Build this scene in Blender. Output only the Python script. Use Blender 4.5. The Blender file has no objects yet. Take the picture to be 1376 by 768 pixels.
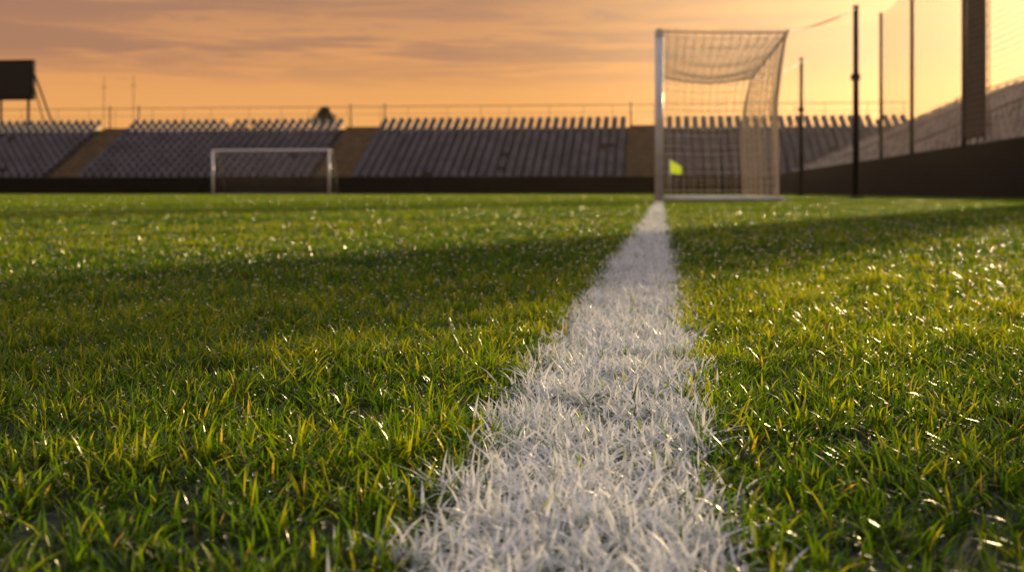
import bpy, math, random
import numpy as np
from mathutils import Vector
random.seed(4); rng=np.random.default_rng(7)
sc=bpy.context.scene
D=bpy.data

# ------------------------------------------------------------ helpers
def link(o,parent=None):
    sc.collection.objects.link(o)
    if parent: o.parent=parent
    return o
def empty(name,loc=(0,0,0)):
    e=D.objects.new(name,None); e.location=loc; e.empty_display_size=.3
    return link(e)
def newmat(name):
    m=D.materials.new(name); m.use_nodes=True
    nt=m.node_tree; nt.nodes.clear()
    return m,nt,nt.nodes,nt.links
def simple(name,c1,c2=None,rough=.6,scale=8.,metal=0.,bump=0.,stretch=(1,1,1),spec=.5,ramp=(.35,.65),trans=0):
    m,nt,N,L=newmat(name)
    o=N.new('ShaderNodeOutputMaterial'); p=N.new('ShaderNodeBsdfPrincipled')
    p.inputs['Roughness'].default_value=rough; p.inputs['Metallic'].default_value=metal
    p.inputs['Specular IOR Level'].default_value=spec
    tc=N.new('ShaderNodeTexCoord'); mp=N.new('ShaderNodeMapping'); mp.inputs['Scale'].default_value=stretch
    n=N.new('ShaderNodeTexNoise'); n.inputs['Scale'].default_value=scale; n.inputs['Detail'].default_value=6
    r=N.new('ShaderNodeValToRGB'); c2=c2 or tuple(x*.7 for x in c1)
    r.color_ramp.elements[0].position=ramp[0]; r.color_ramp.elements[1].position=ramp[1]
    r.color_ramp.elements[0].color=(*c2,1); r.color_ramp.elements[1].color=(*c1,1)
    L.new(tc.outputs['Object'],mp.inputs['Vector']); L.new(mp.outputs[0],n.inputs['Vector'])
    L.new(n.outputs['Fac'],r.inputs[0]); L.new(r.outputs[0],p.inputs['Base Color'])
    if bump:
        b=N.new('ShaderNodeBump'); b.inputs['Strength'].default_value=bump; b.inputs['Distance'].default_value=.01
        L.new(n.outputs['Fac'],b.inputs['Height']); L.new(b.outputs[0],p.inputs['Normal'])
    if trans:
        t=N.new('ShaderNodeBsdfTranslucent'); L.new(r.outputs[0],t.inputs['Color'])
        ms=N.new('ShaderNodeMixShader'); ms.inputs[0].default_value=trans
        L.new(p.outputs[0],ms.inputs[1]); L.new(t.outputs[0],ms.inputs[2]); L.new(ms.outputs[0],o.inputs[0])
    else: L.new(p.outputs[0],o.inputs[0])
    return m
class MB:
    """box / quad collector"""
    def __init__(s): s.v=[]; s.f=[]
    def box(s,x0,x1,y0,y1,z0,z1):
        b=len(s.v)
        s.v+=[(x0,y0,z0),(x1,y0,z0),(x1,y1,z0),(x0,y1,z0),(x0,y0,z1),(x1,y0,z1),(x1,y1,z1),(x0,y1,z1)]
        s.f+=[tuple(b+i for i in q) for q in ((0,3,2,1),(4,5,6,7),(0,1,5,4),(1,2,6,5),(2,3,7,6),(3,0,4,7))]
    def prism(s,pts_a,pts_b):
        b=len(s.v); n=len(pts_a); s.v+=list(pts_a)+list(pts_b)
        s.f.append(tuple(b+i for i in range(n))[::-1]); s.f.append(tuple(b+n+i for i in range(n)))
        for i in range(n):
            j=(i+1)%n; s.f.append((b+i,b+j,b+n+j,b+n+i))
    def tube(s,a,c,r,r2=None,n=12):
        a=Vector(a); c=Vector(c); d=(c-a).normalized(); r2=r if r2 is None else r2
        u=d.orthogonal().normalized(); w=d.cross(u)
        A=[tuple(a+(u*math.cos(2*math.pi*i/n)+w*math.sin(2*math.pi*i/n))*r) for i in range(n)]
        B=[tuple(c+(u*math.cos(2*math.pi*i/n)+w*math.sin(2*math.pi*i/n))*r2) for i in range(n)]
        s.prism(A,B)
    def obj(s,name,mat,parent=None,smooth=False,bevel=0):
        me=D.meshes.new(name); me.from_pydata(s.v,[],s.f); me.update()
        if smooth:
            for p in me.polygons: p.use_smooth=len(p.vertices)==4
        me.materials.append(mat); o=link(D.objects.new(name,me),parent)
        if bevel:
            b=o.modifiers.new('bevel','BEVEL'); b.width=bevel; b.segments=2
        return o
def strands(name,polys,rad,mat,parent=None,res=0):
    cu=D.curves.new(name,'CURVE'); cu.dimensions='3D'; cu.bevel_depth=rad; cu.bevel_resolution=res
    for p in polys:
        sp=cu.splines.new('POLY'); sp.points.add(len(p)-1)
        sp.points.foreach_set('co',np.array([(*q,1) for q in p],dtype=np.float32).ravel())
    cu.materials.append(mat)
    return link(D.objects.new(name,cu),parent)

# ------------------------------------------------------------ sun & sky
AZ=math.radians(22); EL=math.radians(10)
sdir=Vector((math.sin(AZ)*math.cos(EL),math.cos(AZ)*math.cos(EL),math.sin(EL)))
sl=D.lights.new('sun','SUN'); sl.energy=5.0; sl.angle=math.radians(.6); sl.color=(1,.74,.40)
so=link(D.objects.new('sun',sl)); so.rotation_euler=sdir.to_track_quat('Z','Y').to_euler(); so.location=(20,50,30)

w=D.worlds.new('World'); sc.world=w; w.use_nodes=True
nt=w.node_tree; N=nt.nodes; L=nt.links; N.clear()
out=N.new('ShaderNodeOutputWorld'); bg=N.new('ShaderNodeBackground')
sky=N.new('ShaderNodeTexSky'); sky.sky_type='NISHITA'; sky.sun_disc=False
sky.sun_elevation=EL; sky.sun_rotation=AZ; sky.dust_density=4; sky.air_density=1.5
tc=N.new('ShaderNodeTexCoord'); sep=N.new('ShaderNodeSeparateXYZ'); L.new(tc.outputs['Generated'],sep.inputs[0])
rp=N.new('ShaderNodeValToRGB'); cr=rp.color_ramp
stops=[(0,(.90,.42,.12)),(.05,(.84,.38,.11)),(.09,(.72,.31,.105)),(.125,(.57,.25,.105)),(.155,(.46,.205,.10)),(.3,(.40,.33,.31)),(.6,(.56,.68,.82)),(1,(.76,.94,1.2))]
cr.elements[0].position=0; cr.elements[0].color=(*stops[0][1],1)
cr.elements[1].position=1; cr.elements[1].color=(*stops[-1][1],1)
for p,c in stops[1:-1]:
    e=cr.elements.new(p); e.color=(*c,1)
L.new(sep.outputs['Z'],rp.inputs[0])
def streaks(scale,loc,det,f0,f1,tomax):
    mp=N.new('ShaderNodeMapping'); mp.inputs['Scale'].default_value=scale; mp.inputs['Location'].default_value=loc
    mp.inputs['Rotation'].default_value=(0,math.radians(1.2),0)
    L.new(tc.outputs['Generated'],mp.inputs['Vector'])
    n1=N.new('ShaderNodeTexNoise'); n1.inputs['Scale'].default_value=1.9; n1.inputs['Detail'].default_value=det; n1.inputs['Roughness'].default_value=.6; n1.inputs['Distortion'].default_value=.6
    L.new(mp.outputs[0],n1.inputs['Vector'])
    cm=N.new('ShaderNodeMapRange'); cm.interpolation_type='SMOOTHSTEP'
    cm.inputs['From Min'].default_value=f0; cm.inputs['From Max'].default_value=f1; cm.inputs['To Max'].default_value=tomax
    L.new(n1.outputs['Fac'],cm.inputs['Value']); return cm
cA=streaks((2.0,2.0,27),(.15,.35,.62),8,.44,.57,.8)
cB=streaks((3.1,3.1,48),(1.9,.2,.11),9,.45,.60,.75)
mxm=N.new('ShaderNodeMath'); mxm.operation='MAXIMUM'; L.new(cA.outputs[0],mxm.inputs[0]); L.new(cB.outputs[0],mxm.inputs[1])
hz=N.new('ShaderNodeMapRange'); hz.inputs['From Min'].default_value=.078; hz.inputs['From Max'].default_value=.105
L.new(sep.outputs['Z'],hz.inputs['Value'])
mu=N.new('ShaderNodeMath'); mu.operation='MULTIPLY'; L.new(mxm.outputs[0],mu.inputs[0]); L.new(hz.outputs[0],mu.inputs[1])
mx=N.new('ShaderNodeMix'); mx.data_type='RGBA'; L.new(mu.outputs[0],mx.inputs['Factor'])
L.new(rp.outputs[0],mx.inputs[6]); mx.inputs[7].default_value=(.32,.15,.105,1)
dt=N.new('ShaderNodeVectorMath'); dt.operation='DOT_PRODUCT'; L.new(tc.outputs['Generated'],dt.inputs[0]); dt.inputs[1].default_value=tuple(sdir)
g=N.new('ShaderNodeMapRange'); g.inputs['From Min'].default_value=.84; g.inputs['From Max'].default_value=1.0; g.clamp=True
L.new(dt.outputs['Value'],g.inputs['Value'])
gp=N.new('ShaderNodeMath'); gp.operation='POWER'; gp.inputs[1].default_value=2.6; L.new(g.outputs[0],gp.inputs[0])
ga=N.new('ShaderNodeMix'); ga.data_type='RGBA'; ga.blend_type='ADD'
L.new(gp.outputs[0],ga.inputs['Factor']); L.new(mx.outputs[2],ga.inputs[6]); ga.inputs[7].default_value=(1.0,.66,.32,1)
sk=N.new('ShaderNodeMix'); sk.data_type='RGBA'; sk.blend_type='ADD'; sk.inputs['Factor'].default_value=.010
L.new(ga.outputs[2],sk.inputs[6]); L.new(sky.outputs[0],sk.inputs[7])
L.new(sk.outputs[2],bg.inputs['Color']); bg.inputs['Strength'].default_value=1.0
L.new(bg.outputs[0],out.inputs[0])

# evening haze: very thin real volume over the pitch and stands
m,nt,N,L=newmat('evening_haze'); o=N.new('ShaderNodeOutputMaterial'); v=N.new('ShaderNodeVolumeScatter')
v.inputs['Color'].default_value=(1,.86,.68,1); v.inputs['Density'].default_value=.00013; v.inputs['Anisotropy'].default_value=.78
L.new(v.outputs[0],o.inputs['Volume'])
mb_v=[(-110,10,.04),(60,10,.04),(60,170,.04),(-110,170,.04),(-110,10,24),(60,10,24),(60,170,24),(-110,170,24)]
me=D.meshes.new('evening_haze'); me.from_pydata(mb_v,[],[(0,3,2,1),(4,5,6,7),(0,1,5,4),(1,2,6,5),(2,3,7,6),(3,0,4,7)]); me.materials.append(m)
link(D.objects.new('evening_haze',me))

# ------------------------------------------------------------ camera
cam=D.cameras.new('camera'); co=link(D.objects.new('camera',cam))
CH=.142
co.location=(0,0,CH); co.rotation_euler=(math.radians(90),0,math.radians(6.74))
cam.sensor_width=36; cam.lens=44.48; cam.shift_y=-.0918; cam.clip_start=.02; cam.clip_end=3000
cam.dof.use_dof=True; cam.dof.focus_distance=.84; cam.dof.aperture_fstop=14
sc.camera=co

# ------------------------------------------------------------ materials
M_conc=simple('concrete',(.15,.14,.135),(.09,.085,.08),.85,3,bump=.3)
M_aisle=simple('gold_lit_concrete',(.26,.17,.05),(.14,.09,.03),.85,2)  # stair concrete with warm golden light put into its colour
M_seat=simple('seat_plastic',(.135,.13,.155),(.075,.075,.095),.5,.7,spec=.4)
M_seatside=simple('bench_pale',(.48,.43,.37),(.24,.22,.19),.5,.7)
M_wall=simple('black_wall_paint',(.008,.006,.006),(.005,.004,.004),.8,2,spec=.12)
M_dark=simple('dark_steel',(.022,.018,.015),(.012,.010,.009),.5,6,spec=.3)
M_mast=simple('brown_steel',(.06,.04,.03),(.035,.024,.018),.5,3,spec=.3)
M_white=simple('white_gloss_paint',(.80,.79,.76),(.66,.64,.60),.35,5,ramp=(.3,.5))
M_net=simple('net_cord',(.84,.76,.62),(.70,.62,.49),.8,20,trans=.45)
M_netd=simple('fence_net_cord',(.34,.27,.19),(.24,.19,.14),.7,20,trans=.3)  # cord colour brightened to look gold-lit, the light is in the tone
M_rail=simple('galvanised_rail',(.32,.25,.19),(.22,.18,.14),.6,4)

# ------------------------------------------------------------ ground
m,nt,N,L=newmat('ground_turf')
o=N.new('ShaderNodeOutputMaterial'); p=N.new('ShaderNodeBsdfPrincipled'); p.inputs['Roughness'].default_value=.9
tc=N.new('ShaderNodeTexCoord')
a=N.new('ShaderNodeTexNoise'); a.inputs['Scale'].default_value=60; a.inputs['Detail'].default_value=8
b=N.new('ShaderNodeTexNoise'); b.inputs['Scale'].default_value=.6; b.inputs['Detail'].default_value=5
L.new(tc.outputs['Object'],a.inputs[0]); L.new(tc.outputs['Object'],b.inputs[0])
ad=N.new('ShaderNodeMath'); ad.operation='ADD'; L.new(a.outputs['Fac'],ad.inputs[0]); L.new(b.outputs['Fac'],ad.inputs[1])
r=N.new('ShaderNodeValToRGB')
hf=N.new('ShaderNodeMath'); hf.operation='MULTIPLY'; hf.inputs[1].default_value=.5; L.new(ad.outputs[0],hf.inputs[0]); L.new(hf.outputs[0],r.inputs[0])
r.color_ramp.elements[0].position=.4; r.color_ramp.elements[0].color=(.010,.014,.004,1)
r.color_ramp.elements[1].position=.6; r.color_ramp.elements[1].color=(.022,.040,.007,1)
L.new(r.outputs[0],p.inputs['Base Color']); L.new(p.outputs[0],o.inputs[0])
me=D.meshes.new('ground'); me.from_pydata([(-900,-300,0),(900,-300,0),(900,1500,0),(-900,1500,0)],[],[(0,1,2,3)]); me.materials.append(m)
link(D.objects.new('ground',me))

# ------------------------------------------------------------ grass
def blade_mat(name,white):
    m,nt,N,L=newmat(name)
    o=N.new('ShaderNodeOutputMaterial'); p=N.new('ShaderNodeBsdfPrincipled')
    tr=N.new('ShaderNodeBsdfTranslucent'); mixs=N.new('ShaderNodeMixShader')
    A=N.new('ShaderNodeAttribute'); A.attribute_name='rnd'
    T=N.new('ShaderNodeAttribute'); T.attribute_name='tt'
    r=N.new('ShaderNodeValToRGB'); cr=r.color_ramp
    if white:
        st=[(0,(.50,.56,.46)),(.12,(.78,.81,.79)),(.5,(.89,.90,.90)),(1,(.94,.94,.94))]
    else:
        st=[(0,(.009,.040,.004)),(.3,(.026,.092,.006)),(.65,(.075,.165,.010)),(.93,(.20,.27,.02)),(.965,(.25,.23,.06)),(1,(.32,.27,.12))]
    cr.elements[0].color=(*st[0][1],1); cr.elements[1].color=(*st[-1][1],1)
    for q,c in st[1:-1]:
        e=cr.elements.new(q); e.color=(*c,1)
    L.new(A.outputs['Fac'],r.inputs[0])
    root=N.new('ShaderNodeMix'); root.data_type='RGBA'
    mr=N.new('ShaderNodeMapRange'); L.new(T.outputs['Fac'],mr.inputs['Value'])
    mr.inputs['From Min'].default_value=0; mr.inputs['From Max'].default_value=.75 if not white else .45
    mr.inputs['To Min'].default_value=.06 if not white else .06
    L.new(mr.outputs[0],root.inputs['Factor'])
    root.inputs[6].default_value=(.011,.020,.004,1) if not white else (.08,.12,.05,1)  # green blades: self-shadow painted in as dark base; chalked blades: green stem
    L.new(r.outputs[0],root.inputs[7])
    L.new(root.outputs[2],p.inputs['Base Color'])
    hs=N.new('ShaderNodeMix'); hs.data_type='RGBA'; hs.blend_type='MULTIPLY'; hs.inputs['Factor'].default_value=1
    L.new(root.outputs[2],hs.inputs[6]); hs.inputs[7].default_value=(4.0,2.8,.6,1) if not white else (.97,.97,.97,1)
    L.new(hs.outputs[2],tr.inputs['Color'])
    p.inputs['Roughness'].default_value=.27 if not white else .45
    p.inputs['Specular IOR Level'].default_value=.55 if not white else .4
    if not white: p.inputs['Specular Tint'].default_value=(1,.88,.58,1)
    mixs.inputs[0].default_value=.5 if not white else .36
    L.new(p.outputs[0],mixs.inputs[1]); L.new(tr.outputs[0],mixs.inputs[2]); L.new(mixs.outputs[0],o.inputs[0])
    return m
M_gr=blade_mat('grass_blade',False); M_wl=blade_mat('chalked_grass_blade',True)

def blades(name,x,y,h,wd,ldir,lean,yaw,rnd,mat,parent):
    n=len(x); ts=np.array([0,.35,.7,1.]); ws=np.array([.85,1,.7])
    V=np.zeros((n,7,3),np.float32); TT=np.zeros((n,7),np.float32)
    sx=np.cos(yaw)*wd*.5; sy=np.sin(yaw)*wd*.5
    k=0
    for i,t in enumerate(ts):
        cx=x+np.cos(ldir)*lean*h*t**1.7; cy=y+np.sin(ldir)*lean*h*t**1.7
        cz=h*t*(1-.38*np.clip(lean,0,1.5)*t)-.001
        if i<3:
            tw=ws[i]
            V[:,k]=np.stack([cx-sx*tw,cy-sy*tw,cz],1); V[:,k+1]=np.stack([cx+sx*tw,cy+sy*tw,cz],1)
            TT[:,k]=t; TT[:,k+1]=t; k+=2
        else:
            V[:,6]=np.stack([cx,cy,cz],1); TT[:,6]=1
    base=np.array([0,1,3,2, 2,3,5,4, 4,5,6]); 
    idx=(np.arange(n)[:,None]*7+base[None]).ravel().astype(np.int32)
    me=D.meshes.new(name); me.vertices.add(n*7); me.vertices.foreach_set('co',V.ravel())
    me.loops.add(n*11); me.loops.foreach_set('vertex_index',idx)
    me.polygons.add(n*3)
    ls=(np.arange(n)[:,None]*11+np.array([0,4,8])[None]).ravel().astype(np.int32)
    me.polygons.foreach_set('loop_start',ls)
    me.polygons.foreach_set('use_smooth',np.ones(n*3,bool))
    me.update(calc_edges=True)
    a=me.attributes.new('rnd','FLOAT','POINT'); a.data.foreach_set('value',np.repeat(rnd,7).astype(np.float32))
    a=me.attributes.new('tt','FLOAT','POINT'); a.data.foreach_set('value',TT.ravel())
    me.materials.append(mat)
    return link(D.objects.new(name,me),parent), V[:,6]

def fbm(x,y,s,seed):
    v=np.zeros_like(x); r=np.random.default_rng(seed)
    for k in range(7):
        an=r.uniform(0,6.28); f=s*r.uniform(.5,1.9)
        v+=np.sin((x*np.cos(an)+y*np.sin(an))*f+r.uniform(0,6.28))
    return v/3.2
LC=-.036; LW=.057
X=[];Y=[];LD=[];TR=[]
edges=np.concatenate([[-.4,.2],np.geomspace(.25,84.8,60)])
for y0,y1 in zip(edges[:-1],edges[1:]):
    ym=max(.35,(y0+y1)/2); xl=-(.6*ym+.9); xr=min(.36*ym+.9,7.4)
    rho=80000*min(1,(1.1/ym))**1.66
    nb=int(rho*(y1-y0)*(xr-xl))
    if ym<7:
        per=10; nt_=max(1,nb//per)
        tx=rng.uniform(xl,xr,nt_); ty=rng.uniform(y0,y1,nt_)
        tx=np.repeat(tx,per); ty=np.repeat(ty,per)
        ox=rng.normal(0,.006,len(tx)); oy=rng.normal(0,.006,len(tx))
        X.append(tx+ox);Y.append(ty+oy); LD.append(np.arctan2(oy,ox)+rng.normal(0,.9,len(tx)))
        TR.append(np.repeat(rng.normal(0,1,nt_),per))
    else:
        X.append(rng.uniform(xl,xr,nb)); Y.append(rng.uniform(y0,y1,nb)); LD.append(rng.uniform(0,6.283,nb)); TR.append(rng.normal(0,.6,nb))
X=np.concatenate(X);Y=np.concatenate(Y);LD=np.concatenate(LD);TR=np.concatenate(TR)
n=len(X); d=np.hypot(X,Y)
edge=np.abs(X-LC)+.008*fbm(Y,Y*0,90,3)+rng.normal(0,.0045,n)
inl=(edge<LW)&(Y<55.6)
u=rng.uniform(0,1,n)
white=(inl&(u>.07))|((edge<LW+.014)&(u>.88)&(Y<55.6))
far=np.maximum(1,d/1.1)
patch=fbm(X,Y,30,5); patch2=fbm(X,Y,2.2,9)
h=(.0162+.0038*patch+.0028*TR+rng.normal(0,.0036,n))*np.clip(far**.05,1,1.25); h=np.clip(h,.005,.031)
wd=rng.uniform(.0009,.0020,n)*far**.62
lean=np.abs(rng.normal(.68,.38,n)); yaw=rng.uniform(0,6.283,n)
rnd=np.clip(.42+.14*TR+.13*patch2+.10*patch+rng.normal(0,.22,n),0,.92)
dry=rng.uniform(0,1,n)<.010; rnd[dry]=rng.uniform(.95,1,dry.sum())
g=empty('grass')
gm=~white
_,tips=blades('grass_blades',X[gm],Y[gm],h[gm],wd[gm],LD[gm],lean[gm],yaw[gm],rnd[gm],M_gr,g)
wx,wy=X[white],Y[white]
kk=rng.uniform(0,1,len(wx))<.45
ex=rng.normal(0,.004,kk.sum()); 
wx=np.concatenate([wx,wx[kk]+ex]); wy=np.concatenate([wy,wy[kk]+rng.normal(0,.006,len(ex))])
nn=len(wx); dd=np.hypot(wx,wy); ff=np.maximum(1,dd/1.1)
wp=fbm(wx,wy,60,11)
wlean=np.abs(rng.normal(.85,.42,nn))
line=empty('goal_line')
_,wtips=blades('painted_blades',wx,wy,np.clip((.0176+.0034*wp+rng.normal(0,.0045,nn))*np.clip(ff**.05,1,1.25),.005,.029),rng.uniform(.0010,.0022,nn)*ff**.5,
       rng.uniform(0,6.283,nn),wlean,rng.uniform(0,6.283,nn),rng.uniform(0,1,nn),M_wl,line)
M_chalk=simple('chalked_soil',(.40,.42,.37),(.04,.06,.025),.9,90,ramp=(.47,.62))
me=D.meshes.new('chalk_strip'); me.from_pydata([(LC-.053,-.5,.004),(LC+.053,-.5,.004),(LC+.053,55.6,.004),(LC-.053,55.6,.004)],[],[(0,1,2,3)]); me.materials.append(M_chalk)
link(D.objects.new('chalk_strip',me),line)

m,nt,N,L=newmat('dew_water'); o=N.new('ShaderNodeOutputMaterial'); gl=N.new('ShaderNodeBsdfGlass'); gl.inputs['IOR'].default_value=1.33; gl.inputs['Roughness'].default_value=.16
L.new(gl.outputs[0],o.inputs[0]); M_dew=m
sel=tips[(tips[:,1]>.3)&(tips[:,1]<9)]
sel=sel[rng.choice(len(sel),24000,replace=False)]
dsel=np.hypot(sel[:,0],sel[:,1])
import bmesh
bm=bmesh.new(); bmesh.ops.create_icosphere(bm,subdivisions=2,radius=1); 
bv=np.array([v.co[:] for v in bm.verts]); bf=np.array([[v.index for v in f.verts] for f in bm.faces]); bm.free()
rs=rng.uniform(.0003,.0009,len(sel))*np.clip(dsel/1.2,1,2.4)
VV=(bv[None]*rs[:,None,None]+sel[:,None,:]).reshape(-1,3); FF=(bf[None]+(np.arange(len(sel))*len(bv))[:,None,None]).reshape(-1,3)
me=D.meshes.new('dew_drops'); me.from_pydata(VV.tolist(),[],FF.tolist()); 
me.polygons.foreach_set('use_smooth',np.ones(len(me.polygons),bool)); me.materials.append(M_dew)
link(D.objects.new('dew_drops',me),g)

# ------------------------------------------------------------ near goal
gy0,gy1=18.0,25.32; gx=-.034; GD=1.79; GH=2.44
G=empty('football_goal')
mb=MB(); mb.tube((gx,gy0,-.05),(gx,gy0,GH-.12),.06,n=24); mb.obj('near_post',M_white,G,True)
mb=MB(); mb.tube((gx,gy1,-.05),(gx,gy1,GH-.12),.06,n=24); mb.obj('far_post',M_white,G,True)
mb=MB(); mb.tube((gx,gy0-.06,GH-.06),(gx,gy1+.06,GH-.06),.06,n=24); mb.obj('crossbar',M_white,G,True)
mb=MB()
mb.tube((gx+.06,gy0+.02,.045),(gx+GD-.06,gy0+.02,.045),.028); mb.tube((gx+.06,gy1-.02,.045),(gx+GD-.06,gy1-.02,.045),.028)
mb.tube((gx+GD-.06,gy0-.01,.045),(gx+GD-.06,gy1+.01,.045),.032); mb.obj('ground_frame',M_white,G,True)
def backx(t,u):
    base=GD-.17*min(1,t*2.2)**.7+.05*max(0,t-.45)
    return base+.015*math.sin(u*40+t*3)
def sag(v,u):
    return .15*math.sin(math.pi*v)*(.10+.9*math.sin(math.pi*u)**.6+.6*u)+.015*math.sin(u*23)*math.sin(math.pi*v)
def roof(u,v): return (gx+v*GD,gy0+u*(gy1-gy0),GH-.03-.04*v-sag(v,u))
def back(u,t): 
    zt=GH-.07; return (gx+backx(t,u),gy0+u*(gy1-gy0),zt*(1-t)+.04)
def side(yy,uu,sgn):
    def f(v,t):
        zt=roof(uu,v)[2]; bx=backx(t,uu)
        return (gx+v*bx,yy+sgn*.05*math.sin(math.pi*v)*math.sin(math.pi*t),zt*(1-t)+.04)
    return f
nu,nv,ntt=44,14,19
P=[]
for i in range(nu+1): P.append([roof(i/nu,j/14) for j in range(15)])
for j in range(nv+1): P.append([roof(i/50,j/nv) for i in range(51)])
strands('net_roof',P,.0040,M_net,G)
P=[]
for i in range(nu+1): P.append([back(i/nu,j/16) for j in range(17)])
for j in range(ntt+1): P.append([back(i/60,j/ntt) for i in range(61)])
strands('net_back',P,.0040,M_net,G)
P=[]
for yy,uu,s in ((gy0,0,1),(gy1,1,-1)):
    f=side(yy,uu,s)
    for j in range(nv+1): P.append([f(j/nv,t/14) for t in range(15)])
    for j in range(ntt+1): P.append([f(v/14,j/ntt) for v in range(15)])
strands('net_sides',P,.0028,M_net,G)
B=[[roof(0,j/14) for j in range(15)],[roof(1,j/14) for j in range(15)],[roof(i/50,1) for i in range(51)],
   [back(0,j/16) for j in range(17)],[back(1,j/16) for j in range(17)]]
strands('net_border_cord',B,.015,M_net,G,2)
F=[]
for k in range(7):
    for uu,sg in ((0,1),(1,-1)):
        F.append([(back(uu,t/14)[0]-.008*k*math.sin(math.pi*t/14)-.004*math.sin(t+k),back(uu,t/14)[1]+sg*(.02*k+.01),back(uu,t/14)[2]) for t in range(15)])
strands('gathered_net_folds',F,.006,M_net,G,1)

def pole(name,x,y,hh,r,base=0.0,mat=M_dark,brk=True):
    e=empty(name,(x,y,base)); mb=MB()
    mb.tube((0,0,-.05),(0,0,hh),r,r*.85,n=16)
    mb.obj('shaft',mat,e,True)
    mb=MB(); mb.tube((0,0,hh+.001),(0,0,hh+.05),r*1.2,r*.7,n=16)
    mb.box(-r*1.9,r*1.9,-r*1.4,r*1.4,0,.06)
    if brk:
        mb.box(-r*1.5,r*1.15,-r*1.12,r*1.12,hh*.62,hh*.62+.12)
    mb.obj('fittings',mat,e,bevel=.004)
    return e
pole('net_support_pole',4.05,27.2,4.0,.068)
pole('net_support_pole',4.62,42.9,4.55,.07)
def rope(a,b,s,n=16):
    return [tuple(Vector(a).lerp(Vector(b),i/n)-Vector((0,0,s*4*(i/n)*(1-i/n)))) for i in range(n+1)]
strands('net_stay_ropes',[rope(roof(0,1),(4.05,27.2,3.98),.05),rope(roof(1,1),(4.62,42.9,4.5),.12)],.014,M_rail,G,1)

# ------------------------------------------------------------ distant training goal
G2=empty('football_goal',(0,0,0)); ax0,ax1,ay=-24.3,-17.8,66.6
mb=MB()
mb.tube((ax0,ay,-.05),(ax0,ay,2.33),.065,n=16); mb.tube((ax1,ay,-.05),(ax1,ay,2.33),.065,n=16); mb.obj('posts',M_white,G2,True)
mb=MB(); mb.tube((ax0-.06,ay,2.39),(ax1+.06,ay,2.39),.06,n=16); mb.obj('crossbar',M_white,G2,True)
mb=MB()
for xx in (ax0,ax1):
    mb.tube((xx,ay+.06,2.38),(xx,ay+.8,2.34),.02); mb.tube((xx,ay+.8,2.34),(xx,ay+2.0,.05),.02); mb.tube((xx,ay+.06,.05),(xx,ay+1.97,.05),.02)
mb.tube((ax0+.03,ay+2.0,.05),(ax1-.03,ay+2.0,.05),.02); mb.obj('back_frame',M_rail,G2,True)
P=[]
for i in range(45):
    x=ax0+(ax1-ax0)*i/44; P.append([(x,ay+.06,2.4),(x,ay+.8,2.3-.05*math.sin(i)),(x,ay+2,.05)])
for j in range(18):
    t=j/17; P.append([(ax0,ay+.8+1.2*t,2.32-2.27*t),(ax1,ay+.8+1.2*t,2.32-2.27*t)])
    z=.05+2.25*t
    for xx in (ax0,ax1): P.append([(xx,ay+.06,z),(xx,ay+.8+1.2*(1-t),z)])
strands('goal_net',P,.0016,M_net,G2)

# ------------------------------------------------------------ corner flag
m=simple('fluorescent_flag',(.62,.85,.02),(.52,.76,.015),.6,5,trans=.5)
E=empty('corner_flag',(.36,55.6,0))
mb=MB(); mb.tube((0,0,-.05),(0,0,1.55),.02,n=12); mb.obj('pole',M_white,E,True)
nx,nz=12,8; vs=[];fs=[]
for i in range(nx+1):
    for j in range(nz+1):
        u=i/nx; v=j/nz
        vs.append((.02+.50*u,.05*math.sin(u*7)*u,1.54-.60*v*(1-.45*u)-.32*u))
for i in range(nx):
    for j in range(nz):
        a=i*(nz+1)+j; fs.append((a,a+1,a+nz+2,a+nz+1))
me=D.meshes.new('flag'); me.from_pydata(vs,[],fs); me.materials.append(m)
for p in me.polygons: p.use_smooth=True
link(D.objects.new('flag',me),E)

# ------------------------------------------------------------ stands
ROW=13; TR_=.8; RI=.35; Z0=.75
FY=85.35
Wl=empty('perimeter_wall')
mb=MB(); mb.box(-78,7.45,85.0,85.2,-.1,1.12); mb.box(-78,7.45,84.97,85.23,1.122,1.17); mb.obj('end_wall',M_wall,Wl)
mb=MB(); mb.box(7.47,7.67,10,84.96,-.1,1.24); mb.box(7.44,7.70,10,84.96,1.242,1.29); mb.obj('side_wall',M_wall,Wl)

def seat_far(mb,x,y,z,tilt):
    mb.box(x-.22,x+.22,y-.02,y+.36,z+.40,z+.44)
    t=tilt
    mb.prism([(x-.22,y+.36,z+.42),(x+.22,y+.36,z+.42),(x+.22,y+.41,z+.42),(x-.22,y+.41,z+.42)],
             [(x-.19,y+.47+t,z+.86),(x+.19,y+.47+t,z+.86),(x+.19,y+.51+t,z+.86),(x-.19,y+.51+t,z+.86)])
    mb.box(x-.03,x+.03,y+.1,y+.3,z+.002,z+.398)
def seat_side(mb,x,y,z):
    mb.box(x-.02,x+.36,y-.22,y+.22,z+.40,z+.44)
    mb.prism([(x+.36,y-.22,z+.42),(x+.41,y-.22,z+.42),(x+.41,y+.22,z+.42),(x+.36,y+.22,z+.42)],
             [(x+.47,y-.19,z+.86),(x+.51,y-.19,z+.86),(x+.51,y+.19,z+.86),(x+.47,y+.19,z+.86)])
    mb.box(x+.1,x+.3,y-.03,y+.03,z+.002,z+.398)

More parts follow.
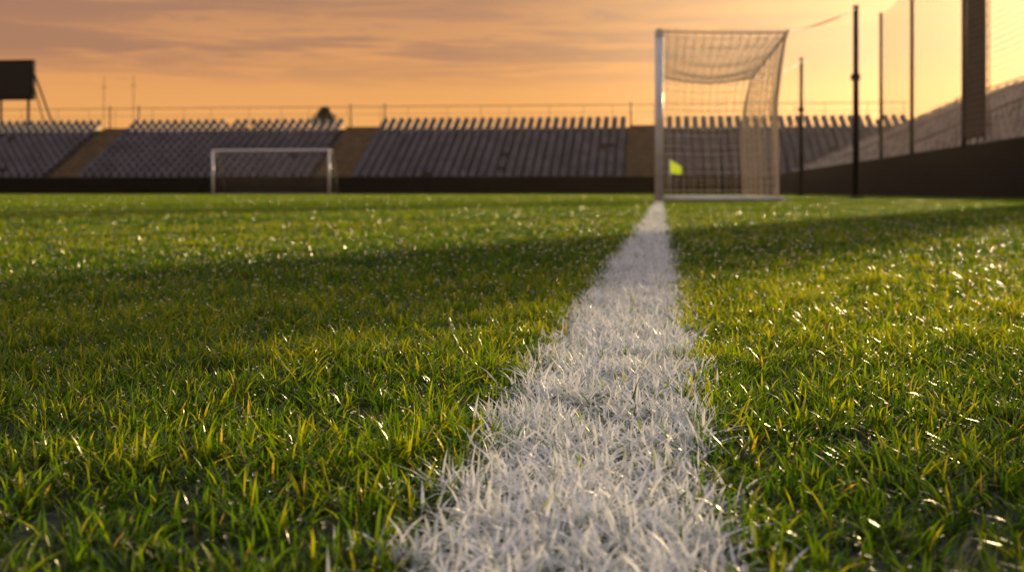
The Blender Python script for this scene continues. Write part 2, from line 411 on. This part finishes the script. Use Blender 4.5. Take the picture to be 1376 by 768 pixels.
ST=empty('end_grandstand')
mb=MB()
for i in range(ROW):
    y0=FY+i*TR_; mb.box(-78,18.2,y0,y0+TR_-.001 if i<ROW-1 else y0+TR_+.8,-.1,Z0+RI*i)
mb.obj('terrace_steps',M_conc,ST)
secs=[(-77.5,-43.9),(-41.4,-24.3),(-21.4,-2.55),(-.35,17.9)]
mb=MB()
for x0,x1 in secs:
    ns=int((x1-x0)/.62); st=(x1-x0)/ns
    for i in range(ROW):
        for k in range(ns):
            if random.random()<.015: continue
            seat_far(mb,x0+(k+.5)*st,FY+i*TR_+.2,Z0+RI*i,random.uniform(-.03,.03))
mb.obj('seats',M_seat,ST)
mb=MB()
for x0,x1 in ((-43.75,-41.55),(-24.15,-21.55),(-2.4,-.5)):
    for i in range(ROW*2):
        y0=FY+i*TR_/2+.03; z=Z0+RI*(i//2)
        mb.box(x0,x1,y0,y0+TR_/2-.002,z+.004,z+(.03 if i%2==0 else .19))
mb.obj('aisle_stairs',M_aisle,ST)
mb=MB(); yr=FY+ROW*TR_+.6; zt=Z0+RI*(ROW-1)
x=-77; k=0
while x<18.3:
    mb.tube((x,yr,zt),(x,yr,zt+1.78),.02,n=8); x+=(2.2,3.1,2.6)[k%3]; k+=1
mb.tube((-77,yr,zt+1.8),(18.1,yr,zt+1.8),.03,n=8); mb.tube((-77,yr,zt+1.2),(18.1,yr,zt+1.2),.014,n=8)
mb.obj('top_rail',M_rail,ST,True)
mb=MB()
for x in (-43.6,-24.0,-2.3,-41.2,-21.3,-.3):
    mb.tube((x,yr-.1,zt),(x,yr-.1,zt+2.0),.06,n=10)
mb.obj('gate_posts',M_mast,ST,True)

S2=empty('side_grandstand')
mb=MB()
for i in range(ROW):
    x0=7.85+i*TR_; mb.box(x0,x0+TR_-.001 if i<ROW-1 else x0+TR_+.8,10,84.9,-.1,Z0+RI*i)
mb.obj('terrace_steps',M_conc,S2)
mb=MB(); ss=[(10.3,26),(27.4,43),(44.4,60),(61.4,76),(77.4,84.6)]
for y0,y1 in ss:
    ns=int((y1-y0)/.8); st=(y1-y0)/ns
    for i in range(ROW):
        for k in range(ns):
            if random.random()<.015: continue
            seat_side(mb,7.85+i*TR_+.2,y0+(k+.5)*st,Z0+RI*i)
mb.obj('seats',M_seatside,S2)
mb=MB(); xr=7.85+ROW*TR_+.6
y=10.2
while y<84.9:
    mb.tube((xr,y,zt),(xr,y,zt+1.2),.04,n=8); y+=2.0
for zz in (1.2,.7): mb.tube((xr,10.2,zt+zz),(xr,84.6,zt+zz),.035,n=8)
for ya in (26.7,43.7,60.7,76.7):
    xa,za=8.2,Z0; xb,zb=7.85+ROW*TR_,zt
    for zz in (.95,.5): mb.tube((xa,ya,za+zz),(xb,ya,zb+zz),.035,n=8)
    for i in range(0,ROW,2):
        xx=7.85+i*TR_+.35; mb.tube((xx,ya,Z0+RI*i-.02),(xx,ya,Z0+RI*i+1.0),.03,n=8)
mb.obj('handrails',M_rail,S2,True)

# ------------------------------------------------------------ ball-stop fence behind side wall
BF=empty('ball_stop_fence')
px=8.05; ps=[(20.0,7.4),(27.5,7.4),(35.1,7.4),(42.2,7.0),(48.0,6.75)]
mb=MB()
for yy,hh in ps:
    mb.tube((px,yy,0),(px,yy,hh),.07,.06,n=12)
mb.obj('posts',M_dark,BF,True)
P=[]
for (ya,ha),(yb,hb) in zip(ps[:-1],ps[1:]):
    nn_=int((yb-ya)/.16)
    for i in range(nn_+1):
        t=i/nn_; P.append([(px-.06,ya+(yb-ya)*t,1.6),(px-.06,ya+(yb-ya)*t,ha+(hb-ha)*t-.1-.35*4*t*(1-t)*.5)])
    for j in range(36):
        s_=j/35; P.append([(px-.06,ya+(yb-ya)*t,1.6+(ha+(hb-ha)*t-.1-.35*2*t*(1-t)-1.6)*s_) for t in np.linspace(0,1,9)])
strands('netting',P,.0034,M_netd,BF)

# ------------------------------------------------------------ floodlight masts
def mast(x,y,wd,hh):
    e=empty('floodlight_mast',(x,y,0)); mb=MB()
    mb.prism([(-wd/2,-wd/2,0),(wd/2,-wd/2,0),(wd/2,wd/2,0),(-wd/2,wd/2,0)],[(-wd*.42,-wd*.42,hh),(wd*.42,-wd*.42,hh),(wd*.42,wd*.42,hh),(-wd*.42,wd*.42,hh)])
    mb.obj('column',M_mast,e,bevel=.02)
    mb=MB(); xx=wd/2+.10
    mb.tube((xx,-.18,.5),(xx,-.18,hh),.02,n=6); mb.tube((xx,.18,.5),(xx,.18,hh),.02,n=6)
    z=.6
    while z<hh-.2: mb.tube((xx,-.17,z),(xx,.17,z),.012,n=6); z+=.3
    mb.obj('ladder',M_rail,e)
    mb=MB()
    for k in range(4):
        mb.box(-1.6,1.6,-.06,.06,hh+.1+k*.7,hh+.2+k*.7)
        for q in range(5):
            cx=-1.4+q*.7; mb.box(cx-.26,cx+.26,-.40,-.07,hh-.1+k*.7,hh+.42+k*.7)
    mb.box(-.12,.12,-.055,.055,hh+.003,hh+2.5)
    mb.obj('lamp_array',M_dark,e,bevel=.015)
mast(8.75,36.9,.5,18)
mast(10.6,29.3,.76,16)  # unseen mast added out of frame, sized for its shadow band on the grass

# ------------------------------------------------------------ scoreboard, antennas, tree
SB=empty('scoreboard',(-54.2,98.6,0))
mb=MB(); mb.box(-3.2,2.9,0,.5,7.7,11.0); mb.obj('cabinet',M_wall,SB,bevel=.03)
m=simple('unlit_panel',(.012,.011,.012),(.008,.008,.009),.5,30,spec=.2)
mb=MB(); mb.box(-3.0,2.7,-.03,-.003,7.95,10.8); mb.obj('screen',m,SB)
mb=MB()
for xx in (-2.6,0,2.4): mb.tube((xx,.25,0),(xx,.25,7.69),.12,n=12)
mb.tube((2.93,.25,9.8),(4.7,.25,5.2),.09,n=10); mb.tube((2.93,.3,8.6),(3.9,.3,5.2),.06,n=10)
mb.box(2.4,4.9,.1,.4,4.9,5.1); mb.obj('support_legs',M_mast,SB,True)
for x,hh in ((-44.9,9.5),(-42.4,9.6)):
    e=empty('antenna_pole',(x,98.0,0)); mb=MB(); mb.tube((0,0,0),(0,0,hh),.05,.02,n=10)
    mb.box(-.22,.22,-.02,.02,hh-.9,hh-.86); mb.obj('mast',M_mast,e,True)
TE=empty('tree',(-28.2,104,0)); mb=MB()
mb.tube((0,0,0),(0,0,5.6),.2,.1,n=10)
for k in range(7):
    an=k*.9; mb.tube((0,0,4.2+k*.2),(1.0*math.cos(an),1.0*math.sin(an),5.6+k*.25),.06,.02,n=6)
mb.obj('trunk',simple('bark',(.06,.04,.025),None,.9,20),TE,True)
vs=[];fs=[]
for k in range(1700):
    c=random.choice([(0,0,6.6,.7),(.45,.2,6.2,.6),(-.5,0,6.2,.6),(.1,-.3,6.95,.4)])
    dv=Vector((random.gauss(0,1),random.gauss(0,1),random.gauss(0,.8))).normalized()*c[3]*random.random()**.4
    p=Vector(c[:3])+dv; a=Vector((random.gauss(0,1),random.gauss(0,1),random.gauss(0,1))).normalized()*.09; bb=a.orthogonal().normalized()*.05
    i=len(vs); vs+=[tuple(p-a),tuple(p+bb),tuple(p+a),tuple(p-bb)]; fs.append((i,i+1,i+2,i+3))
me=D.meshes.new('crown'); me.from_pydata(vs,[],fs); me.materials.append(simple('leaves',(.07,.06,.02),(.03,.035,.012),.6,3)); link(D.objects.new('crown',me),TE)

sc.view_settings.view_transform='Standard'; sc.view_settings.look='None'; sc.view_settings.exposure=0
print('blades',n)
